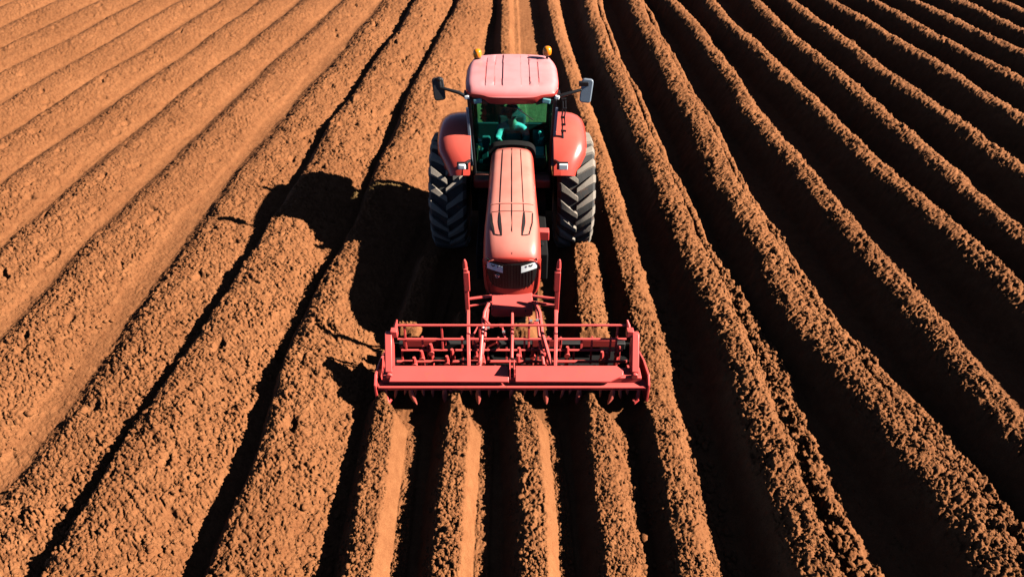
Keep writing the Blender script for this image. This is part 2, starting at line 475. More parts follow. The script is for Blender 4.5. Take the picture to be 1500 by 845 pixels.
        Dl = Lf * (-.040 * tear * crk - .034 * tear2 - .09 * pits + .020 * b1 * crk + .016 * b2 + .016 * b3 + (.10 + .22 * dens) * clod + .50 * d3 + 1.1 * d1 * smoothstep(.05, .40, fbm(X * 1.4, Y * .9, 97, 3))
                   + .035 * fbm(X * 4, Y * 4, 41, 3) + broken * (.75 * lump - .03) * (.4 + .6 * b2))
        # slanted strands on the crests of the right part
        U2 = X * .80 + Y * .60; V2 = -X * .60 + Y * .80
        strand = smoothstep(.05, .45, vnoise(U2 * 5 + .3 * vnoise(X * 5, Y * 5, 1), V2 * 19, 87))
        Dr = (1 - Lf) * (.95 * clod + .035 * fbm(X * 5, Y * 5, 43, 3) - .038 * strand * Rt)
        low = smoothstep(.0, .12, Hh)
        gain = (.30 + .70 * low) * (1 - .40 * smoothstep(-4.9, -6.4, X) * smoothstep(9, 14, Y))
        Hh = Hh + (Dl + Dr) * Ro * gain + .012 * fbm(X * 1.6, Y * 1.6, 71, 3) + .004 * fbm(X * 9, Y * 6, 73, 2) + .011 * fbm(X * 24, Y * .9, 75, 3) * (1 - Ro)
        Hh = Hh + .10 * fbm(X * .06, Y * .05, 19, 2) * smoothstep(14, 40, Y)
    return Hh, Ro

def build_field():
    Y = np.repeat(GY[:, None], NX, 1)
    X = GT[None, :] * half(GY)[:, None]
    Z, Ro = field(X, Y)
    NY = len(GY)
    co = np.stack([X, Y, Z], -1).reshape(-1, 3).astype(np.float32)
    idx = np.arange(NY * NX).reshape(NY, NX)
    q = np.stack([idx[:-1, :-1], idx[:-1, 1:], idx[1:, 1:], idx[1:, :-1]], -1).reshape(-1, 4)
    me = bpy.data.meshes.new('field')
    me.vertices.add(len(co)); me.vertices.foreach_set('co', co.ravel())
    me.loops.add(q.size); me.loops.foreach_set('vertex_index', q.ravel().astype(np.int32))
    me.polygons.add(len(q))
    me.polygons.foreach_set('loop_start', np.arange(0, q.size, 4, dtype=np.int32))
    me.polygons.foreach_set('use_smooth', np.ones(len(q), dtype=bool))
    me.update(calc_edges=True)
    at = me.attributes.new('rough', 'FLOAT', 'POINT'); at.data.foreach_set('value', Ro.ravel().astype(np.float32))
    me.materials.append(SOIL)
    o = link(bpy.data.objects.new('ploughed_field', me))
    tag(o, 'ploughed red soil field running in long parallel ridges and furrows', 'field', kind='structure')
    return Z

ZG = build_field()
def ground(x, y):
    j = np.clip(np.searchsorted(GY, y) - 1, 0, len(GY) - 2)
    out = 0
    fy = (y - GY[j]) / (GY[j + 1] - GY[j])
    for jj, w in ((j, 1 - fy), (j + 1, fy)):
        i = np.clip(((x / half(GY[jj])) + 1) / 2 * (NX - 1), 0, NX - 2)
        i0 = i.astype(int); fx = i - i0
        out = out + w * (ZG[jj, i0] * (1 - fx) + ZG[jj, i0 + 1] * fx)
    return out

def icosphere(sub):
    bm = bmesh.new(); bmesh.ops.create_icosphere(bm, subdivisions=sub, radius=1)
    v = np.array([p.co[:] for p in bm.verts], dtype=np.float32); f = np.array([[q.index for q in p.verts] for p in bm.faces])
    bm.free(); return v, f

def build_clods():
    names = list(ROWS)
    xs, ys, rs = [], [], []
    def put(k, n, dlo, dhi, rlo, rhi, y0=3.9, y1=24, pw=1.6):
        t = rng.random(n); yy = y0 * (y1 / y0) ** (t ** 1.15)
        d = rng.uniform(dlo, dhi, n)
        foot = np.interp(yy, YS, ROWS[k])
        amp = row_amp(k, yy)
        r = rlo * (rhi / rlo) ** (rng.random(n) ** 2.2)
        keep = (rng.random(n) < np.clip(amp, 0, 1)) & (fbm(foot * 1.0 + d * 2, yy * 1.6, 71, 2) + rng.random(n) * .5 > .12)
        xs.append((foot + d)[keep]); ys.append(yy[keep]); rs.append(r[keep])
    for k in 'ABC':
        put(k, 1500, .20, .54, .007, .027, y1=6.8); put(k, 1300, .70, .86, .007, .020, y1=6.8); put(k, 250, .12, .25, .008, .03, y1=6.8)
    for k in 'DE':
        put(k, 3000, .18, .72, .007, .027, y1=13); put(k, 700, .7, 1.05, .010, .05, y1=10)
    for k in 'FGH':
        put(k, 3200, .28, .85, .007, .027, y1=20); put(k, 1500, .82, 1.3, .012, .048, y1=11); put(k, 900, -.25, .28, .005, .018, y1=14)
    for k in 'IJK':
        put(k, 1200, .28, .85, .007, .027, y1=24)
    for k in ('L1', 'L2', 'L3', 'L4', 'L5', 'L6'):
        put(k, 2600, .1, 1.5, .006, .022, y1=14); put(k, 400, 1.0, 1.6, .010, .045, y1=9)
    x = np.concatenate(xs); y = np.concatenate(ys); r = np.concatenate(rs)
    z = ground(x, y) + r * .25
    n = len(x)
    me = bpy.data.meshes.new('soil_clods')
    near = r > .02
    V = []; F = []; base = 0
    for mask, sub in ((near, 2), (~near, 1)):
        v0, f0 = icosphere(sub); c = int(mask.sum())
        if c == 0: continue
        P = np.repeat(v0[None], c, 0)
        ph = rng.uniform(0, 6.28, (c, 1, 6)); fr = rng.uniform(1.2, 3.2, (c, 1, 6))
        rad = 1 + .22 * np.sin(P[..., 0] * fr[..., 0] + ph[..., 0]) + .22 * np.sin(P[..., 1] * fr[..., 1] + ph[..., 1]) \
            + .20 * np.sin(P[..., 2] * fr[..., 2] + ph[..., 2]) + .15 * np.sin(P[..., 0] * 5 + P[..., 1] * 4 * fr[..., 3] + ph[..., 3])
        sc = rng.uniform(.7, 1.25, (c, 1, 3)); sc[..., 2] *= .8
        P = P * rad[..., None] * sc * r[mask][:, None, None]
        a = rng.uniform(0, 6.28, c); ca, sa = np.cos(a)[:, None], np.sin(a)[:, None]
        Q = np.stack([P[..., 0] * ca - P[..., 1] * sa, P[..., 0] * sa + P[..., 1] * ca, P[..., 2]], -1)
        Q += np.stack([x[mask], y[mask], z[mask]], -1)[:, None, :]
        V.append(Q.reshape(-1, 3)); F.append((f0[None] + (np.arange(c) * len(v0))[:, None, None] + base).reshape(-1, 3)); base += c * len(v0)
    co = np.concatenate(V).astype(np.float32); f = np.concatenate(F).astype(np.int32)
    me.vertices.add(len(co)); me.vertices.foreach_set('co', co.ravel())
    me.loops.add(f.size); me.loops.foreach_set('vertex_index', f.ravel())
    me.polygons.add(len(f)); me.polygons.foreach_set('loop_start', np.arange(0, f.size, 3, dtype=np.int32))
    me.polygons.foreach_set('use_smooth', np.ones(len(f), dtype=bool))
    me.update(calc_edges=True)
    at = me.attributes.new('rough', 'FLOAT', 'POINT'); at.data.foreach_set('value', np.full(len(co), .8, dtype=np.float32))
    me.materials.append(SOIL)
    o = link(bpy.data.objects.new('soil_clods', me))
    tag(o, 'loose crumbs and clods of red soil strewn over the ridges', 'soil clods', kind='stuff')
build_clods()

# ------------------------------------------------------------------ the tractor
TY = 11.25          # rear axle
tractor = empty('tractor', (0, TY, 0))
tag(tractor, 'red farm tractor with pink sunlit roof, tinted cab and two orange beacons', 'tractor')

# hood -------------------------------------------------------------
def ynose(x, z):
    return 8.115 - .085 * (1 - min(1, (x / .41) ** 2)) + .05 * max(0, (1.25 - z)) ** 1.0 * .3
def hood_outline(w, zt, zb, crown=.035, rc=.14, tuck=.03):
    """Open at the bottom: points from the lower left over the top to the lower right."""
    P = [(-w + tuck, zb), (-w + .004, zb + (zt - zb) * .45), (-w, zt - rc - crown)]
    for i in range(1, 7):
        a = math.pi - i * math.pi / 2 / 6
        P.append((-w + rc + rc * math.cos(a), zt - rc - crown + rc * math.sin(a) + (crown * .35 * i / 6)))
    n = 9
    for i in range(1, n):
        x = (-w + rc) + (2 * (w - rc)) * i / n
        q = 1 - (x / max(.01, (w - rc))) ** 2
        P.append((x, zt - crown + crown * .35 + crown * .65 * q))
    L = P[:9]
    for (x, z) in reversed(L): P.append((-x, z))
    return P
stations = [(10.74, 2.08, .352, 1.30), (10.60, 2.085, .366, 1.28), (10.2, 2.06, .374, 1.24), (9.6, 2.03, .384, 1.16), (9.0, 1.985, .402, 1.08),
            (8.80, 1.965, .410, 1.05), (8.60, 1.93, .418, 1.03), (8.44, 1.885, .423, 1.01), (8.30, 1.825, .426, 1.00), (8.20, 1.76, .425, .99), (8.13, 1.69, .421, .985), (8.10, 1.645, .413, .985)]
m = MB(); rings = []
for (y, zt, w, zb) in stations:
    k = smoothstep(8.9, 8.12, np.array(y)).item()
    rc = .14 if y > 8.5 else .14 + .05 * k
    ring = []
    for (x, z) in hood_outline(w, zt, zb, rc=rc):
        ring.append(Vector((x, y - .085 * k * (1 - min(1, (x / .41) ** 2)), z)))
    rings.append(ring)
m.loft(rings, closed=False, cap=False)
# nose face, closed from the top edge down to a rounded chin
last = rings[-1]; n = len(last)
face = []
zs = [1.60, 1.5, 1.4, 1.3, 1.2, 1.1, 1.03, .985, .955, .94]
ws = [.409, .409, .408, .406, .402, .392, .375, .345, .29, .21]
edge = [Vector(p) for p in last]
prev = edge
for z, w in zip(zs, ws):
    row = []
    for p in edge:
        x = max(-1, min(1, p.x / .413)) * w
        row.append(Vector((x, ynose(x, z) + .005, z)))
    face.append(row)
m.loft([edge] + face, closed=False, cap=False)
# sides of the nose: close between the hood side and the face edge
for sgn, col in ((-1, 0), (1, n - 1)):
    pts = [rings[-1][col]] + [r[col] for r in face]
nosebot = [face[-1][i] for i in range(n)]
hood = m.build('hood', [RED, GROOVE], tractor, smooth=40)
hood.modifiers.new('solid', 'SOLIDIFY').thickness = .02

def hood_z(x, y):
    """Top surface height of the hood at x, y."""
    for i in range(len(stations) - 1):
        a, b = stations[i], stations[i + 1]
        if b[0] <= y <= a[0]:
            t = (a[0] - y) / (a[0] - b[0]); break
    else: t = 0; a = b = stations[0] if y > 10 else stations[-1]
    zt = a[1] + (b[1] - a[1]) * t; w = a[2] + (b[2] - a[2]) * t
    O = hood_outline(w, zt, 1.0, rc=.14 if y > 8.5 else .14 + .05 * smoothstep(8.9, 8.12, np.array(y)).item())
    O = O[3:-3]
    xs_ = [p[0] for p in O]; zs_ = [p[1] for p in O]
    return float(np.interp(x, xs_, zs_))
def hood_strip(pts, w, name, material, lift=.009):
    """A narrow strip lying on the hood along the (x, y) points."""
    m = MB(); L_, R_ = [], []
    dense = []
    for i in range(len(pts) - 1):
        for j in range(8):
            t = j / 8; dense.append((pts[i][0] + (pts[i + 1][0] - pts[i][0]) * t, pts[i][1] + (pts[i + 1][1] - pts[i][1]) * t))
    dense.append(pts[-1])
    ws = w if callable(w) else (lambda t: w)
    V = []; F = []
    for i, (x, y) in enumerate(dense):
        a = dense[max(0, i - 1)]; b = dense[min(len(dense) - 1, i + 1)]
        t = Vector((b[0] - a[0], b[1] - a[1], 0)).normalized(); s = Vector((-t.y, t.x, 0))
        hw = ws(i / (len(dense) - 1)) / 2
        for q in (-1, 1):
            xx, yy = x + s.x * hw * q, y + s.y * hw * q
            k = smoothstep(8.9, 8.12, np.array(yy)).item()
            z = hood_z(xx, yy)
            for dz in (lift, -.006): V.append((xx, yy - .085 * k * (1 - min(1, (xx / .41) ** 2)), z + dz))
    for i in range(len(dense) - 1):
        b = i * 4; c = b + 4
        F += [(b, b + 2, c + 2, c), (b + 1, c + 1, c + 3, b + 3), (b, c, c + 1, b + 1), (b + 2, b + 3, c + 3, c + 2)]
    F += [(0, 1, 3, 2), (4 * (len(dense) - 1), 4 * (len(dense) - 1) + 2, 4 * (len(dense) - 1) + 3, 4 * (len(dense) - 1) + 1)]
    m.add(V, F)
    return m.build(name, material, hood, smooth=0)
hood_strip([(0, 10.70), (0, 8.16)], .008, 'panel_gap', GROOVE)
hood_strip([(-.155, 10.68), (-.175, 9.6), (-.185, 8.86)], .008, 'panel_gap', GROOVE)
hood_strip([(.150, 10.68), (.168, 9.6), (.180, 8.86)], .005, 'panel_gap', GROOVE)
hood_strip([(-.31, 8.86), (0, 8.84), (.31, 8.86)], .005, 'panel_gap', GROOVE)
for s in (-1, 1):
    taper = lambda t: .012 + .030 * math.sin(math.pi * min(1, t * 1.0))
    hood_strip([(s * .185, 8.84), (s * .180, 8.62), (s * .150, 8.40)], taper, 'vent_slot', GROOVE)
    hood_strip([(s * .315, 8.84), (s * .305, 8.62), (s * .255, 8.42)], taper if s < 0 else .012, 'vent_slot', GROOVE)
    hood_strip([(s * .255, 8.42), (s * .20, 8.405), (s * .150, 8.40)], .010, 'vent_slot', GROOVE)
# cross ridge behind the vents
hood_strip([(-.33, 9.06), (0, 9.04), (.33, 9.06)], .022, 'hood_rib', RED, lift=.011)

# grille ------------------------------------------------------------
def nose_panel(zlo, zhi, xlo, xhi, front, thick, nx=14, nz=8):
    """Curved sheet on the nose: xlo/xhi are functions of t in 0..1 (bottom to top), zlo/zhi of u in -1..1."""
    V = []; F = []
    for j in range(nz + 1):
        t = j / nz
        for i in range(nx + 1):
            u = i / nx; x = xlo(t) + (xhi(t) - xlo(t)) * u
            z = zlo(u) + (zhi(u) - zlo(u)) * t
            for d in (front, front - thick): V.append((x, ynose(x, z) - d, z))
    def id(i, j, k): return (j * (nx + 1) + i) * 2 + k
    for j in range(nz):
        for i in range(nx):
            F.append((id(i, j, 0), id(i + 1, j, 0), id(i + 1, j + 1, 0), id(i, j + 1, 0)))
            F.append((id(i, j, 1), id(i, j + 1, 1), id(i + 1, j + 1, 1), id(i + 1, j, 1)))
    for i in range(nx):
        F.append((id(i, 0, 0), id(i, 0, 1), id(i + 1, 0, 1), id(i + 1, 0, 0))); F.append((id(i, nz, 0), id(i + 1, nz, 0), id(i + 1, nz, 1), id(i, nz, 1)))
    for j in range(nz):
        F.append((id(0, j, 0), id(0, j + 1, 0), id(0, j + 1, 1), id(0, j, 1))); F.append((id(nx, j, 0), id(nx, j, 1), id(nx, j + 1, 1), id(nx, j + 1, 0)))
    return V, F
m = MB()
bow = lambda u: (2 * u - 1) ** 2
V, F = nose_panel(lambda u: 1.125 + .06 * bow(u) ** 2, lambda u: 1.575 + .055 * bow(u), lambda t: -.30 - .065 * min(1, t * 2.2) ** .6, lambda t: .30 + .065 * min(1, t * 2.2) ** .6, .012, .03)
m.add(V, F)
grille = m.build('grille', GRILLE, tractor, smooth=30)
m = MB()
for i in range(-7, 8):
    x = i * .043
    zt = 1.57 if abs(x) < .13 else 1.45 - .0 * abs(x)
    a = Vector((x, ynose(x, 1.15) - .016, 1.145 + .02 * abs(x))); b = Vector((x, ynose(x, zt) - .016, zt))
    m.bar(a, b, .010 if i % 3 else .018, .008, up=(0, -1, 0))
m.build('grille_bar', BARS, grille, smooth=0)
for s in (-1, 1):
    m = MB()
    def xl(t): return .135 if s > 0 else -.366
    def xh(t): return .366 if s > 0 else -.135
    zl = (lambda u: 1.425 + .05 * u) if s > 0 else (lambda u: 1.475 - .05 * u)
    zh = (lambda u: 1.535 + .055 * u) if s > 0 else (lambda u: 1.59 - .055 * u)
    V, F = nose_panel(zl, zh, xl, xh, .024, .02)
    m.add(V, F)
    hl = m.build('headlight', LENS, tractor, smooth=30)
    for (x0, z0, x1, z1, w_) in ((.25, 1.545, .285, 1.525, .016), (.285, 1.525, .30, 1.56, .010), (.205, 1.545, .212, 1.515, .012)):
        m = MB(); m.bar((s * x0, ynose(x0, z0) - .027, z0), (s * x1, ynose(x1, z1) - .027, z1), w_, .006, up=(0, -1, 0))
        m.build('reflector', DARK, hl, smooth=0)
# round emblem with a slanting cross on the left of the grille
m = MB(); c = Vector((-.215, ynose(.215, 1.36) - .022, 1.36))
m.tube([c + Vector((.030 * math.cos(a), 0, .030 * math.sin(a))) for a in [2 * math.pi * i / 20 for i in range(21)]], .0045, 6, cap=False)
m.bar(c + Vector((-.045, -.002, .020)), c + Vector((.020, -.002, -.012)), .006, .006); m.bar(c + Vector((-.012, -.004, .012)), c + Vector((.036, -.004, .004)), .006, .006)
m.build('emblem', CHROME, grille)

# front ballast block ------------------------------------------------
m = MB()
P = [(-.31, 8.09, 1.005), (-.31, 7.86, .985), (-.31, 7.79, .93), (-.31, 7.79, .79), (-.31, 8.09, .78)]
m.extrude(P, (.62, 0, 0)); m.box((0, 7.95, .76), (.58, .24, .05))
m.build('front_weight', IMPRED, tractor, bevel=.018, seg=3)
m = MB(); m.lathe([(.012, .01), (.012, -.012), (.004, -.014)], (.20, 7.785, .90), 'y', 10)
m.build('bolt', DARK, tractor)

# engine, axle and chassis -------------------------------------------
m = MB()
m.box((0, 9.6, .98), (.60, 2.6, .62)); m.box((0, 9.3, .72), (.42, 2.8, .34)); m.box((0, 11.25, .95), (1.5, .46, .62)); m.box((0, 11.9, .80), (1.40, .50, .60)); m.box((0, 10.7, .85), (1.2, .5, .7)); m.box((0, 8.55, .86), (.34, .5, .3))
for s in (-1, 1):
    m.tube([(s * .36, 10.2, 1.5), (s * .42, 10.0, 1.1), (s * .40, 9.4, .9)], .035, 8)
    m.tube([(s * .34, 9.2, 1.2), (s * .44, 9.0, 1.0), (s * .40, 8.6, .92)], .028, 8)
m.build('chassis', DECK, tractor, bevel=.02)
m = MB(); m.box((.50, 9.05, 1.42), (.17, .13, .16)); m.bar((.38, 9.05, 1.44), (.56, 9.05, 1.44), .05, .04)
m.build('side_bracket', IMPRED, tractor, bevel=.01)
for s in (-1, 1):
    m = MB(); m.box((s * .47, 9.72, .74), (.24, 1.25, .52)); m.lathe([(.0, 0), (.05, 0), (.05, .05), (.0, .055)], (s * .48, 9.35, 1.0), 'z', 14)
    m.build('shade_block', DECK, tractor, bevel=.05, seg=3)  # added block that keeps sun off the ground under the hood
    m = MB(); m.box((s * .35, 8.62, .72), (.10, .7, .5)); m.build('shade_panel', DECK, tractor, bevel=.02)  # dark panel added to deepen the shade below the hood
# lower cab corner panels in dark red beside the hood
for s in (-1, 1):
    m = MB(); m.box((s * .54, 10.86, 1.36), (.30, .24, .17))
    m.build('cowl_panel', RED, tractor, bevel=.03, seg=3)

# wheels -------------------------------------------------------------
def tyre_mesh(cx, cy, cz, Rr, W, nl, lug):
    m = MB()
    h = W / 2
    prof = [(Rr * .56, -h * .78), (Rr * .62, -h * .92), (Rr * .76, -h * 1.0), (Rr * .90, -h * .97), (Rr * .965, -h * .84), (Rr * .985, -h * .4), (Rr * .99, 0), (Rr * .985, h * .4),
            (Rr * .965, h * .84), (Rr * .90, h * .97), (Rr * .76, h * 1.0), (Rr * .62, h * .92), (Rr * .56, h * .78)]
    n = 72
    V = []; F = []
    for (r, x) in prof:
        for k in range(n):
            a = 2 * math.pi * k / n; V.append((cx + x, cy + r * math.cos(a), cz + r * math.sin(a)))
    for i in range(len(prof)):
        i2 = (i + 1) % len(prof)
        for k in range(n):
            k2 = (k + 1) % n; F.append((i * n + k, i * n + k2, i2 * n + k2, i2 * n + k))
    m.add(V, F)
    m.mi = 1
    for s in (-1, 1):
        for k in range(nl):
            a0 = 2 * math.pi * (k + (.5 if s > 0 else 0)) / nl
            secs = []
            for (fx, da, th, zz) in ((-.04, .20, .085, 1.0), (.25, .135, .095, 1.0), (.55, .065, .112, .995), (.84, 0, .140, .975), (1.0, -.02, .140, .90)):
                a = a0 - da     # towards the tread centre the lug runs down at the front
                x = cx + s * fx * h
                ro = Rr * zz + (lug if fx < .9 else lug * .55); ri = Rr * zz - .05
                t = th / Rr / 2
                secs.append([Vector((x, cy - r * math.cos(q), cz + r * math.sin(q))) for (r, q) in ((ri, a - t * 1.3), (ro, a - t), (ro, a + t), (ri, a + t * 1.3))])
            m.loft(secs)
    return m
WZ = .95; WR = 1.08
wheels = {}
for s in (-1, 1):
    cx = s * 1.13
    m = MB()
    m.lathe([(.60, -.20), (.61, -.16), (.56, -.10), (.50, -.02 * s), (.20, .04 * s), (.16, .12 * s), (.0, .12 * s)] if s > 0 else [(.0, -.12), (.16, -.12), (.20, -.04), (.50, .02), (.56, .10), (.61, .16), (.60, .20)], (cx, TY, WZ), 'x', 40)
    w = m.build('rear_wheel', RIM, tractor, smooth=30)
    t = tyre_mesh(cx, TY, WZ, WR - .045, .66, 22, .05).build('tyre', [RUBBER, LUG], w, smooth=35)
    t.modifiers.new('bevel', 'BEVEL').width = .006
for s in (-1, 1):
    cx = s * .20
    m = MB(); m.lathe([(.0, -.06), (.24, -.06), (.26, 0), (.24, .06), (.0, .06)], (cx, 8.75, .42), 'x', 24)
    w = m.build('front_wheel', RIM, tractor, smooth=30)
    tyre_mesh(cx, 8.75, .42, .40, .22, 16, .02).build('tyre', [RUBBER, RUBBER], w, smooth=35)

# fenders --------------------------------------------------------------
def fender(s):
    m = MB(); secs = []
    fr = 1.25; FY = 11.42
    angs = [33, 38, 45, 55, 65, 75, 85, 95, 105, 115, 125, 135, 145]
    for a_ in angs:
        a = R(a_)
        taper = smoothstep(30, 62, np.array(a_)).item()
        xo = 1.12 + .19 * taper; xi = .715
        c = Vector((0, FY, 1.06))
        pts = []
        def P(x, r): return Vector((s * x, c.y - r * math.cos(a), c.z + r * math.sin(a)))
        outer = [(xi, fr), (xi + .12, fr + .012), (xo - .32, fr + .008), (xo - .20, fr - .012), (xo - .11, fr - .05), (xo - .04, fr - .11), (xo, fr - .19), (xo, fr - .28)]
        inner = [(xo - .02, fr - .28), (xo - .03, fr - .20), (xo - .12, fr - .09), (xo - .22, fr - .045), (xi, fr - .025)]
        secs.append([P(x, r) for x, r in outer + inner])
    m.loft(secs)
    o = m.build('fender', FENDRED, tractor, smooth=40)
    sb = o.modifiers.new('bevel', 'BEVEL'); sb.width = .008; sb.segments = 2; sb.angle_limit = R(50); sb.limit_method = 'ANGLE'
    # marker lamp on a short stalk
    m = MB(); x = s * (.86 if s > 0 else .84)
    m.box((x, 10.27, 1.96), (.15 if s > 0 else .13, .05, .10)); 
    ml = m.build('marker_light', LENS, tractor, bevel=.012 if s > 0 else .03, seg=3)
    m = MB(); m.box((x - s * .01, 10.31, 1.96), (.19, .05, .13)); m.bar((s * .72, 10.55, 1.93), (x, 10.34, 1.95), .04, .05)
    m.build('lamp_bracket', BLACK, ml, bevel=.01)
    return o
fender(-1); fender(1)

# cab --------------------------------------------------------------------
XF = .70
m = MB()
def pillar(m, a, b, w=.07, d=.07): m.bar(a, b, w, d, up=(0, -1, 0))
for s in (-1, 1):
    pillar(m, (s * .665, 11.00, 1.44), (s * .725, 11.00, 2.86), .060, .08)
    pillar(m, (s * .71, 11.75, 1.30), (s * .735, 11.75, 2.86), .06, .06)
    pillar(m, (s * .69, 12.45, 1.30), (s * .72, 12.35, 2.86), .08, .08)
    m.bar((s * .69, 11.0, 1.42), (s * .70, 12.45, 1.30), .06, .10); m.bar((s * .725, 11.0, 2.84), (s * .72, 12.38, 2.84), .06, .08)
    m.bar((s * .65, 11.0, 1.45), (s * .36, 11.0, 1.44), .06, .07)
m.bar((-.72, 11.0, 2.81), (.72, 11.0, 2.81), .07, .08); m.bar((-.70, 12.42, 2.82), (.70, 12.42, 2.82), .07, .08); m.bar((-.70, 12.45, 1.34), (.70, 12.45, 1.34), .07, .10)
m.build('cab_frame', BLACK, tractor, bevel=.014)
m = MB(); m.box((0, 11.72, 1.12), (1.34, 1.40, .26)); m.box((0, 11.05, 1.30), (1.24, .12, .22))
m.build('cab_floor', TRIM, tractor, bevel=.02)
# black seal round the rear of the hood
m = MB(); secs = []
O = hood_outline(.37, 2.10, 1.42, rc=.17)
ring = [Vector((x, 10.79, z)) for x, z in O]
for (dy, gr) in ((-.05, .008), (-.055, .038), (.10, .046), (.10, .0)):
    secs.append([Vector((p.x + math.copysign(gr, p.x) * min(1, abs(p.x) / .25), p.y + dy, p.z + gr * max(0, min(1, (p.z - 1.6) / .3)))) for p in ring])
m.loft(secs, closed=False, cap=False)
m.build('hood_seal', DECK, tractor)
# glass
def sheet(pts, t, d): return MB().extrude(pts, Vector(d).normalized() * t)
ws_ = sheet([(-.63, 10.985, 1.47), (-.36, 10.955, 1.46), (.36, 10.955, 1.46), (.63, 10.985, 1.47), (.69, 10.985, 2.78), (.34, 10.94, 2.79), (-.34, 10.94, 2.79), (-.69, 10.985, 2.78)], .008, (0, 1, 0)).build('windshield', GLASS, tractor, smooth=0)
for s in (-1, 1):
    sheet([(s * .70, 11.05, 1.50), (s * .72, 11.71, 1.42), (s * .745, 11.71, 2.80), (s * .735, 11.05, 2.80)], .006, (-s, 0, 0)).build('door_window', SIDEGLASS, tractor, smooth=0)
    sheet([(s * .72, 11.79, 1.42), (s * .71, 12.40, 1.38), (s * .73, 12.31, 2.80), (s * .745, 11.79, 2.80)], .006, (-s, 0, 0)).build('quarter_window', SIDEGLASS, tractor, smooth=0)
sheet([(-.64, 12.46, 1.40), (.64, 12.46, 1.40), (.68, 12.37, 2.78), (-.68, 12.37, 2.78)], .006, (0, -1, 0)).build('rear_window', SIDEGLASS, tractor, smooth=0)
for s in (-1, 1):
    m = MB(); m.bar((s * .715, 10.945, 1.62), (s * .755, 10.945, 2.72), .048, .03, up=(0, -1, 0))
    m.build('pillar_trim', GREYBLUE, tractor, bevel=.008)
m = MB(); m.box((0, 12.40, 1.56), (1.34, .06, .46)); m.build('light_block_panel', SEATM, tractor, bevel=.02)  # added to stop sun leaking out through the rear window
# wiper
m = MB(); m.tube([(.0, 10.925, 2.76), (.16, 10.92, 2.66), (.36, 10.925, 2.50)], [.012, .009, .007], 6); m.bar((-.20, 10.915, 2.735), (.10, 10.915, 2.71), .02, .012)
m.build('wiper', BLACK, tractor)

# roof --------------------------------------------------------------------
def roof_xy(u, v):
    a, b = .795, .885
    x = u * math.sqrt(1 - .16 * v * v * abs(v) ** 1.5); y = v * math.sqrt(1 - .16 * u * u * abs(u) ** 1.5)
    cy = 11.83
    yy = cy + b * y
    narrow = 1 - .055 * smoothstep(12.0, 12.8, np.array(yy)).item()
    front_bow = -.05 * (1 - x * x) * max(0, -v)
    return a * x * narrow, yy + front_bow
def roof_z(u, v):
    x, y = roof_xy(u, v)
    z = 3.005 + .03 * (1 - u * u) + .02 * (1 - v * v)
    ax = abs(x)
    if -.80 < v < .88:
        e = smoothstep(-.80, -.74, np.array(v)).item() * smoothstep(.88, .84, np.array(v)).item()
        tr = 0
        if ax < .155: tr = .007
        elif ax < .295: tr = -.009
        elif ax < .455: tr = 0
        z += tr * e
        if abs(ax - .455) < .009 or abs(ax - .300) < .008: z -= .009 * e
    q = max(abs(u), abs(v))
    if q > .86: z -= .055 * ((q - .86) / .14) ** 2
    if v < -.70: z -= .06 * ((-.70 - v) / .30) ** 1.6
    return z
m = MB()
us = sorted(set([round(i / 14 - 1, 4) for i in range(29)] + [s * q for s in (-1, 1) for q in (.18, .188, .196, .205, .36, .366, .372, .378, .384, .390, .396, .556, .562, .568, .574, .580, .586, .592, .9, .96, .985)]))
vs = sorted(set([round(i / 12 - 1, 4) for i in range(25)] + [-.81, -.78, -.75, -.72, .84, .86, .88, .96, .985, -.96, -.985]))
grid = [[Vector((*roof_xy(u, v), roof_z(u, v))) for u in us] for v in vs]
m.loft(grid, closed=False, cap=False)
# rim and lip: walk round the border
border = [grid[0][i] for i in range(len(us))] + [grid[j][-1] for j in range(1, len(vs))] + [grid[-1][i] for i in range(len(us) - 2, -1, -1)] + [grid[j][0] for j in range(len(vs) - 2, 0, -1)]
bn = len(border)
def lip(off, z_c, z_s):
    out = []
    for p in border:
        d = Vector((p.x, p.y - 11.83, 0)); d.normalize()
        f = smoothstep(.52, .36, np.array(abs(p.x))).item() if p.y < 11.3 else 0
        z = z_s + (z_c - z_s) * f
        out.append(Vector((p.x + d.x * off, p.y + d.y * off + (.03 * f if z_c < 2.8 else 0), z)))
    return out
m.loft([border, lip(.012, 2.915, 2.945), lip(.012, 2.85, 2.905), lip(-.01, 2.775, 2.875), lip(-.08, 2.775, 2.875)], closed=True, cap=False)
inner = lip(-.08, 2.775, 2.875)
m.add(inner, [tuple(range(bn))])
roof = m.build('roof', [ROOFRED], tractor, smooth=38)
# black lamp housings under the front corners of the roof, with their lamps
for s in (-1, 1):
    m = MB()
    pts = [(s * .40, 10.93, 2.755), (s * .80, 11.02, 2.83), (s * .82, 11.05, 2.90), (s * .55, 10.95, 2.885), (s * .44, 10.93, 2.83)]
    m.extrude(pts, (0, .22, 0))
    hs = m.build('lamp_housing', BLACK, tractor, bevel=.012)
    m = MB(); m.box((s * .575, 10.945, 2.83), (.14, .04, .082), Matrix.Rotation(s * R(10), 3, 'Y'))
    m.build('work_light', TEALLENS, hs, bevel=.015, seg=3)
    m = MB(); m.box((s * .755, 10.99, 2.875), (.085, .05, .066), Matrix.Rotation(s * R(14), 3, 'Y'))
    m.build('side_light', LENS, hs, bevel=.016, seg=3)
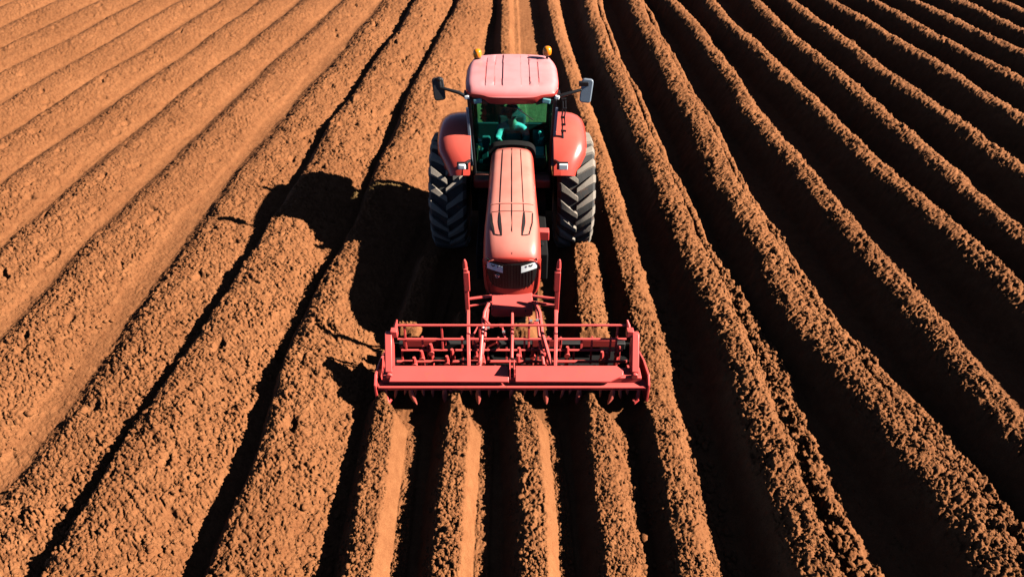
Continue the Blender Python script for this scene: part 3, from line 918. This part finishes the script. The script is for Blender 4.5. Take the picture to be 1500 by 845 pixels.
# beacons
for s in (-1, 1):
    c = (s * .635 + .005, 12.42, 2.99)
    m = MB(); m.lathe([(.06, 0), (.06, .05), (.05, .06), (0, .06)] if s < 0 else [(.022, 0), (.022, .09), (.05, .09), (.05, .10), (0, .10)], c, 'z', 20)
    b = m.build('beacon', BLACK, tractor)
    z0 = .055 if s < 0 else .10
    m = MB(); m.lathe([(.060, z0), (.074, z0 + .02), (.080, z0 + .07), (.074, z0 + .115), (.050, z0 + .148), (.0, z0 + .158)], c, 'z', 24)
    m.build('beacon_lens', AMBER, b, smooth=60)
# mirrors
for s in (-1, 1):
    m = MB()
    base = (s * .76, 11.04, 2.86)
    tip = (s * 1.20, 11.10, 3.00) if s < 0 else (s * 1.17, 11.10, 2.965)
    m.tube([base, (s * .90, 11.06, 2.93 if s < 0 else 2.90), tip], [.034, .032, .026], 8)
    if s < 0:
        m.tube([(tip[0] + .0, 11.10, 3.0), (-1.215, 11.12, 3.12)], .03, 8); m.lathe([(.0, -.03), (.045, -.02), (.05, .02), (.02, .045), (.0, .05)], (-1.215, 11.12, 3.13), 'z', 14)
    else:
        m.box((1.20, 11.12, 3.06), (.16, .08, .07))
    arm = m.build('mirror_arm', BLACK, tractor, bevel=.006)
    rot = Matrix.Rotation(R(-8 * s), 3, 'Z') @ Matrix.Rotation(R(4 * s), 3, 'Y') @ Matrix.Rotation(R(-14), 3, 'X')
    c = Vector((s * 1.235 if s < 0 else 1.255, 11.13, 2.965 if s < 0 else 2.935))
    def rr(w, h, y0, y1):
        P = []
        r = .05
        for (cx, cz, a0) in ((w - r, h - r, 0), (-w + r, h - r, 90), (-w + r, -h + r, 180), (w - r, -h + r, 270)):
            for i in range(5):
                a = R(a0 + 22.5 * i); P.append((cx + r * math.cos(a), cz + r * math.sin(a)))
        return [rot @ Vector((x, y0, z)) + c for x, z in P], rot @ Vector((0, y1 - y0, 0))
    m = MB(); P, d = rr(.098, .185 if s < 0 else .195, -.05, .05); m.extrude(P, d)
    mh = m.build('mirror_housing', BLACK if s < 0 else GREYBLUE, arm, bevel=.018, seg=3)
    m = MB(); P, d = rr(.082, .165, .05, .056); m.extrude(P, d)
    m.build('mirror_glass', MIRROR, mh)
# hinged black linkage hanging by the right windscreen pillar
m = MB()
pts = [(.85, 10.95, 2.86), (.86, 10.93, 2.70), (.845, 10.92, 2.55), (.86, 10.92, 2.42), (.865, 10.92, 2.30)]
m.tube(pts, .014, 6); m.tube([(p[0] + .045, p[1], p[2]) for p in pts[:4]], .012, 6)
for p in pts[:4]: m.box((p[0] + .02, p[1], p[2]), (.075, .03, .035))
m.tube([pts[-1], (.885, 10.86, 2.12)], .022, 6); m.bar((.84, 10.9, 2.32), (.93, 10.9, 2.31), .03, .03)
m.build('grab_handle', BLACK, tractor, bevel=.003)

# cab interior ----------------------------------------------------------
m = MB(); m.box((0, 11.86, 1.33), (.54, .50, .16)); m.box((0, 12.16, 1.70), (.52, .14, .70), Matrix.Rotation(R(-8), 3, 'X')); m.box((0, 12.20, 2.10), (.30, .11, .18))
m.box((0, 11.86, 1.24), (.36, .36, .12))
seat = m.build('driver_seat', SEATM, tractor, bevel=.05, seg=4)
m = MB()
c = Vector((0, 11.26, 1.66)); rx = Matrix.Rotation(R(35), 3, 'X')
m.tube([c + rx @ Vector((.20 * math.cos(a), .20 * math.sin(a), 0)) for a in [2 * math.pi * i / 28 for i in range(29)]], .016, 8, cap=False)
m.tube([c, c + Vector((0, -.14, -.45))], .03, 8)
for a in (90, 210, 330): m.bar(c, c + rx @ Vector((.20 * math.cos(R(a)), .20 * math.sin(R(a)), 0)), .03, .012)
m.build('steering_wheel', BLACK, tractor)
m = MB(); m.box((0, 11.10, 1.52), (.46, .14, .30))
m.build('dashboard', TRIM, tractor, bevel=.03)
m = MB(); m.box((-.50, 11.75, 1.54), (.18, .65, .30)); m.build('side_console', TRIM, tractor, bevel=.04)
m = MB(); m.box((.50, 11.65, 1.62), (.22, .75, .44)); con = m.build('side_console', TRIM, tractor, bevel=.04)
m = MB(); m.box((.47, 11.10, 1.83), (.19, .03, .16), Matrix.Rotation(R(-25), 3, 'X'))
m.build('monitor', SCREEN, tractor, bevel=.01)
m = MB(); m.box((.50, 11.10, 1.715), (.20, .03, .022)); m.build('switch', PALEPL, con, bevel=.006)
for (x, z) in ((.49, 2.14), (.52, 2.02)):
    m = MB(); m.lathe([(.0, -.01), (.03, -.01), (.03, .01), (0, .012)], (x, 11.2, z), 'y', 12); m.bar((x, 11.22, z - .02), (x, 11.42, 1.80), .012, .012)
    m.build('control_lever', PALEPL, con, bevel=.004)
m = MB(); m.bar((.46, 11.2, 1.98), (.57, 11.2, 2.06), .015, .015); m.build('switch', PALEPL, con, bevel=.004)
for (x, z) in ((-.56, 1.95), (-.57, 2.04), (-.56, 1.62)):
    m = MB(); m.box((x, 11.12, z), (.06, .03, .05)); m.build('switch', PALEPL, con, bevel=.006)

# ------------------------------------------------------------------ the tilling implement
IY = 7.2
imp = empty('rotary_tiller', (0, IY, 0))
tag(imp, 'wide red tilling implement with tines and guard rails in front of the tractor', 'tiller')
# main beam with the plate on top, split by the centre bracket
m = MB()
P = [Vector((.045, 6.63, .59)), Vector((1.36, 6.63, .59)), Vector((1.44, 6.67, .61)), Vector((1.54, 6.71, .63)), Vector((1.55, 6.77, .66)), Vector((1.46, 6.84, .695)), Vector((.045, 6.84, .695))]
m.extrude(P, Vector((0, .02, -.05)))
m.build('beam_cover', IMPRED, imp, bevel=.010, seg=3)
m = MB()
P = [Vector((-1.70, 6.63, .59)), Vector((-.045, 6.63, .59)), Vector((-.045, 6.84, .695)), Vector((-1.66, 6.84, .695))]
m.extrude(P, Vector((0, .02, -.05)))
m.build('beam_cover', IMPRED, imp, bevel=.010, seg=3)
m = MB(); m.box((0, 6.80, .53), (3.6, .20, .14)); m.build('main_beam', IMPRED, imp, bevel=.012)
m = MB()
m.box((0, 6.70, .455), (3.76, .14, .08)); m.tube([(-1.86, 6.615, .495), (1.86, 6.615, .495)], .016, 10)
m.build('lower_beam', IMPRED, imp, bevel=.012)
for s in (-1, 1):   # side plates
    m = MB()
    P = [(s * 1.875, 6.60, .54), (s * 1.875, 6.58, .24), (s * 1.875, 6.80, .12), (s * 1.875, 7.35, .14), (s * 1.875, 7.45, .40), (s * 1.875, 7.10, .55), (s * 1.875, 6.72, .64)]
    m.extrude(P, (s * .035, 0, 0))
    m.build('side_plate', IMPRED, imp, bevel=.008)
    # slanted arm from the beam end up to the railing
    m = MB()
    P = [(s * 1.66, 6.80, .56), (s * 1.66, 6.74, .66), (s * 1.69, 7.16, 1.00), (s * 1.69, 7.24, .98), (s * 1.69, 7.24, .70), (s * 1.67, 7.0, .52)]
    m.extrude(P, (s * .10, 0, 0)); m.box((s * 1.66, 7.20, .985), (.10, .10, .12)); m.lathe([(.0, -.02), (.05, -.02), (.05, .02), (.02, .03), (0, .03)], (s * 1.70, 6.71, .62), 'y', 12)
    m.build('end_arm', IMPRED, imp, bevel=.012)
    m = MB(); m.tube([(s * 1.655, 7.22, .96), (s * 1.645, 7.28, 1.05), (s * 1.625, 7.32, 1.12)], [.035, .03, .012], 8)
    m.build('rail_bracket', IMPRED, imp)
    m = MB(); m.tube([(s * 1.78, 6.68, .40), (s * 1.765, 6.61, .25), (s * 1.73, 6.59, .22), (s * 1.70, 6.62, .25)], [.028, .032, .034, .02], 8)
    m.build('end_hook', IMPRED, imp)
# guard rails
for z, y, r, hx in ((1.035, 7.30, .019, 1.66), (.800, 7.27, .018, 1.64), (.610, 7.24, .018, 1.60)):
    m = MB(); m.tube([(-hx, y, z), (hx, y, z)], r, 10); m.build('guard_rail', IMPRED, imp)
ups = [(-1.22, .62, .36), (-.72, .80, .36), (-.35, .62, .36), (.18, .80, .36), (.38, .62, .36), (.52, .80, .36), (.90, .62, .36), (1.15, .80, .36), (-1.60, .62, .36), (1.56, .62, .36), (-.08, .62, .36), (-1.53, .98, .60), (-1.0, 1.0, .62), (-.46, .99, .45), (1.50, 1.0, .62), (1.42, .78, .45), (.70, .79, .45), (1.0, .78, .60), (-1.29, .80, .45), (-.20, .79, .6), (.24, 1.0, .62)]
for (x, z1, z0) in ups:
    m = MB(); m.bar((x, 7.305 - .06 * (1.02 - z1), z1 + .03), (x, 7.245 - .3 * max(0, .45 - z0), z0), .030, .022, up=(0, -1, 0)); m.build('rail_upright', IMPRED, imp, bevel=.004)
# rear beam and rotor shaft behind the rails
m = MB(); m.tube([(-1.66, 7.12, .50), (1.66, 7.12, .50)], .022, 8); m.build('guard_rail', IMPRED, imp)
for x0, x1 in ((-1.62, -.98), (-.60, -.22), (.30, .74), (1.02, 1.55)):
    m = MB(); m.box(((x0 + x1) / 2, 7.50, .52), (x1 - x0, .05, .14)); m.build('rear_plate', IMPRED, imp, bevel=.01)
m = MB(); m.box((0, 7.60, .40), (3.4, .12, .12)); m.build('rear_beam', DARK, imp, bevel=.012)
m = MB(); m.box((0, 7.32, .20), (3.62, .76, .02)); m.box((0, 7.68, .27), (3.62, .03, .16)); m.build('shade_deck', DECK, imp, bevel=.006)  # added dark sheet standing in for the shade beneath the rails
m = MB(); m.tube([(-1.86, 7.05, .32), (1.86, 7.05, .32)], .06, 14)
for i in range(15): m.lathe([(.0, -.015), (.13, -.015), (.13, .015), (0, .015)], (-1.68 + i * .24, 7.05, .32), 'x', 16)
m.build('rotor_shaft', IMPRED, imp)
# tine carriers standing between the beams
for i, x in enumerate([-1.40, -1.30, -1.17, -.93, -.86, -.52, -.42, .10, .30, .46, .62, .80, 1.28, 1.36, 1.52]):
    h = .62 + .14 * ((i * 7) % 5) / 5
    m = MB(); yy = 7.08 + .08 * (i % 3)
    m.tube([(x, yy, .26), (x + .006, yy, h * .8), (x, yy, h)], [.030, .034, .022], 8); m.lathe([(.0, -.02), (.042, -.02), (.042, .02), (0, .02)], (x, yy - .02, h * .78), 'y', 12)
    m.build('tine_carrier', IMPRED, imp)
# front tines: seven long leaf shaped ones
def leaf(x, y, z0, z1, w, bend=.0, yaw=0):
    m = MB(); secs = []
    for t, f in ((0, .55), (.12, .8), (.35, 1), (.6, .92), (.82, .62), (.95, .28), (1, .06)):
        z = z1 + (z0 - z1) * t; xx = x + bend * t * t; yy = y - .035 * math.sin(t * math.pi * .5) - .01
        hw = w * f / 2; d = .016 * (1 - .5 * t)
        secs.append([Vector((xx - hw, yy, z)), Vector((xx - hw * .3, yy - d, z)), Vector((xx + hw * .3, yy - d, z)), Vector((xx + hw, yy, z)), Vector((xx, yy + d, z))])
    m.loft(secs); return m
for i in range(7):
    x = -1.415 + i * .471
    leaf(x, 6.66, .15, .42, .080, bend=(.07, .01, 0, 0, .02, -.03, -.06)[i]).build('tine', TINE, imp, smooth=50)
for i in range(26):     # shorter ones on the rotor behind
    x = -1.62 + i * .13 + random.uniform(-.02, .02)
    if min(abs(x - (-1.415 + k * .471)) for k in range(7)) < .05: continue
    leaf(x, 6.70 + .03 * (i % 3), .22 + .05 * (i % 2), .44, .048, bend=random.uniform(-.05, .06)).build('rotor_tine', TINE, imp, smooth=50)
# hitch frame reaching back to the tractor
for s in (-1, 1):
    m = MB()
    m.box((s * .655, 7.74, 1.32), (.062, .07, .80)); m.box((s * .645, 7.72, 1.50), (.085, .05, .34)); m.tube([(s * .66, 7.75, 1.70), (s * .66, 7.75, 1.80), (s * .665, 7.75, 1.86)], [.034, .030, .012], 10)
    m.bar((s * .655, 7.73, .96), (s * .62, 7.30, .80), .05, .05)
    m.build('mast_post', IMPRED, imp, bevel=.010)
    m = MB(); m.bar((s * .63, 7.33, .86), (s * .61, 6.92, .60), .05, .045); m.bar((s * .64, 7.70, .98), (s * .63, 7.30, .80), .045, .05)
    m.build('lift_arm', IMPRED, imp, bevel=.008)
    m = MB(); m.tube([(s * .34, 7.80, 1.04), (s * .40, 7.6, 1.02), (s * .43, 7.35, .86), (s * .46 if s < 0 else .56, 6.95, .58)], .030, 10)
    m.tube([(s * .36, 7.75, .96), (s * .40, 7.30, .74), (s * .45, 6.95, .60)], .024, 8)
    m.build('diagonal_brace', IMPRED, imp)
    m = MB(); m.tube([(s * .30, 7.86, 1.12), (s * .65, 7.78, 1.125)], .022, 8); m.tube([(s * .29, 7.86, 1.0), (s * .65, 7.78, .99)], .026 if s > 0 else .016, 8)
    m.build('cross_bar', IMPRED, imp)
m = MB(); m.tube([(0, 7.82, .88), (0, 7.3, .84), (-.005, 6.98, .70)], .026, 10); m.build('centre_link', IMPRED, imp)
m = MB(); m.box((-.03, 6.80, .60), (.016, .22, .34)); m.box((.03, 6.80, .60), (.016, .22, .34)); m.tube([(.085, 6.92, .70), (.085, 6.90, .84)], .028, 10); m.tube([(-.05, 6.74, .62), (.05, 6.74, .62)], .02, 8)
m.build('centre_bracket', IMPRED, imp, bevel=.004)
# hydraulic lines and couplings
for (pts, r) in (([(-.42, 7.5, 1.02), (-.30, 7.40, .93), (-.15, 7.42, .92), (-.10, 7.30, .80)], .018), ([(.24, 7.45, 1.06), (.26, 7.40, .96), (.34, 7.42, .98), (.40, 7.42, 1.05)], .014), ([(-.5, 7.55, .80), (-.58, 7.42, .72), (-.52, 7.3, .62)], .016)):
    m = MB(); m.tube(pts, r, 8); 
    for p in pts[1:3]: m.lathe([(0, -.03), (.03, -.03), (.03, .03), (0, .03)], p, 'x', 10)
    m.build('hydraulic_line', IMPRED, imp)
for (x, y, z) in ((-.34, 7.36, .94), (-.12, 7.36, .86), (.27, 7.38, 1.05), (.36, 7.38, 1.06)):
    m = MB(); m.lathe([(0, -.02), (.022, -.02), (.022, .02), (0, .02)], (x, y, z), 'x', 10)
    m.build('coupling', CHROME, imp)

# ------------------------------------------------------------------ the driver
def skin_mesh(name, verts, edges, radii, material, parent=None, loc=(0, 0, 0), sub=2):
    me = bpy.data.meshes.new(name)
    off = Vector(loc) if parent is None else world_loc(parent)
    me.from_pydata([tuple(Vector(v) - off) for v in verts], edges, [])
    me.materials.append(material)
    o = link(bpy.data.objects.new(name, me))
    if parent: o.parent = parent
    else: o.location = loc
    sk = o.modifiers.new('skin', 'SKIN'); sk.use_smooth_shade = True
    lay = me.skin_vertices[0] if len(me.skin_vertices) else None
    if lay is None:
        o.data.update()
    for i, r in enumerate(radii):
        d = me.skin_vertices[0].data[i]
        d.radius = (r, r) if not isinstance(r, tuple) else r
        d.use_root = (i == 0)
    ss = o.modifiers.new('sub', 'SUBSURF'); ss.levels = sub; ss.render_levels = sub
    return o
def ensure_skin(me):
    pass
B = (0, 12.02, 1.60)
V = [(0, 12.02, 1.64), (0, 12.04, 1.80), (0, 12.03, 1.96), (0, 11.99, 2.08), (0, 11.95, 2.17), (0, 11.91, 2.27), (0, 11.90, 2.36)]
rad = [(.16, .12), (.15, .11), (.17, .11), (.12, .085), .052, (.078, .095), (.072, .088)]
Ed = [(i, i + 1) for i in range(6)]
def limb(points, rads, root):
    b = root
    for p, r in zip(points, rads):
        V.append(p); rad.append(r); Ed.append((b, len(V) - 1)); b = len(V) - 1
    return b
for s in (-1, 1):
    wr = limb([(s * .20, 11.99, 2.03), (s * .27, 11.86, 1.84), (s * .20, 11.62, 1.90), (s * .175, 11.50, 1.945), (s * .165, 11.45, 1.95)], [.062, .052, .042, .032, .036], 3)
    for k, (dx, dz, ln) in enumerate(((.035, .01, .85), (.012, .018, 1.0), (-.012, .015, .95), (-.034, .006, .75))):
        limb([(s * .165 + dx, 11.405, 1.955 + dz), (s * .165 + dx, 11.365 - .01 * ln, 1.945 + dz), (s * .165 + dx, 11.37, 1.915 + dz)], [.010, .009, .008], wr)
    limb([(s * .165 - s * .045, 11.43, 1.93), (s * .165 - s * .05, 11.40, 1.90)], [.011, .009], wr)
    limb([(s * .10, 11.96, 1.62), (s * .16, 11.58, 1.66), (s * .16, 11.46, 1.56), (s * .16, 11.40, 1.51), (s * .16, 11.28, 1.50)], [.085, .068, .055, .045, .04], 0)
driver = skin_mesh('person', V, Ed, rad, SKIN, None, B)
tag(driver, 'driver in dark hat and pale shirt sitting at the wheel inside the cab', 'person')
# face: nose, eyes, mouth and ears are children sitting on the head
m = MB(); m.loft([[Vector((x, y, z)) for x, y, z in ((-.014, 11.818, 2.29), (.014, 11.818, 2.29), (.006, 11.815, 2.33), (-.006, 11.815, 2.33))], [Vector((x, y, z)) for x, y, z in ((-.012, 11.79, 2.275), (.012, 11.79, 2.275), (.004, 11.808, 2.33), (-.004, 11.808, 2.33))]])
m.build('nose', SKIN, driver)
for s in (-1, 1):
    m = MB(); m.lathe([(0, -.006), (.010, -.004), (.010, .004), (0, .006)], (s * .032, 11.822, 2.325), 'y', 10); m.build('eye', BLACK, driver)
    m = MB(); m.lathe([(0, -.01), (.028, -.008), (.03, .006), (0, .01)], (s * .082, 11.905, 2.31), 'x', 12); m.build('ear', SKIN, driver)
m = MB(); m.tube([(-.024, 11.826, 2.245), (0, 11.818, 2.242), (.024, 11.826, 2.245)], .005, 6); m.build('mouth', RIM, driver)
# shirt over the trunk and arms
V, Ed, rad = [], [], []
V += [(0, 12.02, 1.62), (0, 12.04, 1.80), (0, 12.03, 1.96), (0, 11.99, 2.09), (0, 11.965, 2.135)]
rad += [(.185, .145), (.175, .135), (.195, .135), (.150, .11), .07]
Ed += [(i, i + 1) for i in range(4)]
for s in (-1, 1):
    limb([(s * .205, 11.99, 2.035), (s * .28, 11.86, 1.84), (s * .215, 11.66, 1.89)], [.085, .070, .056], 3)
skin_mesh('shirt', V, Ed, rad, SHIRT, driver)
V, Ed, rad = [(0, 12.02, 1.60)], [], [(.17, .13)]
for s in (-1, 1):
    limb([(s * .10, 11.96, 1.62), (s * .16, 11.58, 1.665), (s * .16, 11.46, 1.58)], [.105, .085, .070], 0)
skin_mesh('trousers', V, Ed, rad, TROUSER, driver)
m = MB(); m.lathe([(.195, 2.345), (.200, 2.352), (.195, 2.360), (.120, 2.372), (.114, 2.42), (.102, 2.47), (.066, 2.495), (.0, 2.50)], (0, 11.90, 0), 'z', 28)
m.lathe([(.105, 2.340), (.19, 2.343)], (0, 11.90, 0), 'z', 28)
m.build('hat', CAPM, driver, smooth=60)
m = MB(); m.lathe([(.096, 2.24), (.100, 2.30), (.100, 2.35), (.0, 2.36)], (0, 11.925, 0), 'z', 20); m.build('hair', CAPM, driver, smooth=60)

driver.location += Vector((0, -.20, -.045))

# ------------------------------------------------------------------ light, sky, camera
SUN_EL, SUN_AZ = 33.0, 4.0            # azimuth turned from the right (+x) towards the viewer (-y)
d = Vector((math.cos(R(SUN_EL)) * math.cos(R(SUN_AZ)), -math.cos(R(SUN_EL)) * math.sin(R(SUN_AZ)), math.sin(R(SUN_EL))))
L = bpy.data.lights.new('sun', 'SUN'); L.energy = 5.0; L.angle = R(.5); L.color = (1, .93, .82)
sun = link(bpy.data.objects.new('sun', L)); sun.rotation_euler = d.to_track_quat('Z', 'Y').to_euler(); sun.location = d * 60

w = bpy.data.worlds.new('World'); scene.world = w; w.use_nodes = True
nt = w.node_tree; bg = nt.nodes['Background']; bg.inputs['Strength'].default_value = .05
sky = nt.nodes.new('ShaderNodeTexSky'); sky.sky_type = 'NISHITA'; sky.sun_disc = False
sky.sun_elevation = R(SUN_EL); sky.sun_rotation = math.atan2(d.x, d.y)
sky.air_density = .20; sky.dust_density = .05; sky.ozone_density = 1.0; sky.altitude = 1500
nt.links.new(sky.outputs['Color'], bg.inputs['Color'])

cam = bpy.data.cameras.new('camera'); cam.lens = 24.0; cam.sensor_width = 36; cam.clip_end = 3000; cam.clip_start = .1
co = link(bpy.data.objects.new('camera', cam)); co.location = (0, 0, H); co.rotation_euler = (R(90 - 38), 0, 0)
scene.camera = co

vs_ = scene.view_settings
vs_.view_transform = 'Standard'; vs_.look = 'None'; vs_.gamma = 1; vs_.exposure = 1.42; vs_.use_curve_mapping = False
scene.render.engine = 'CYCLES'
c = scene.cycles
c.max_bounces = 8; c.diffuse_bounces = 0; c.glossy_bounces = 3; c.transmission_bounces = 4; c.transparent_max_bounces = 12
c.use_denoising = True
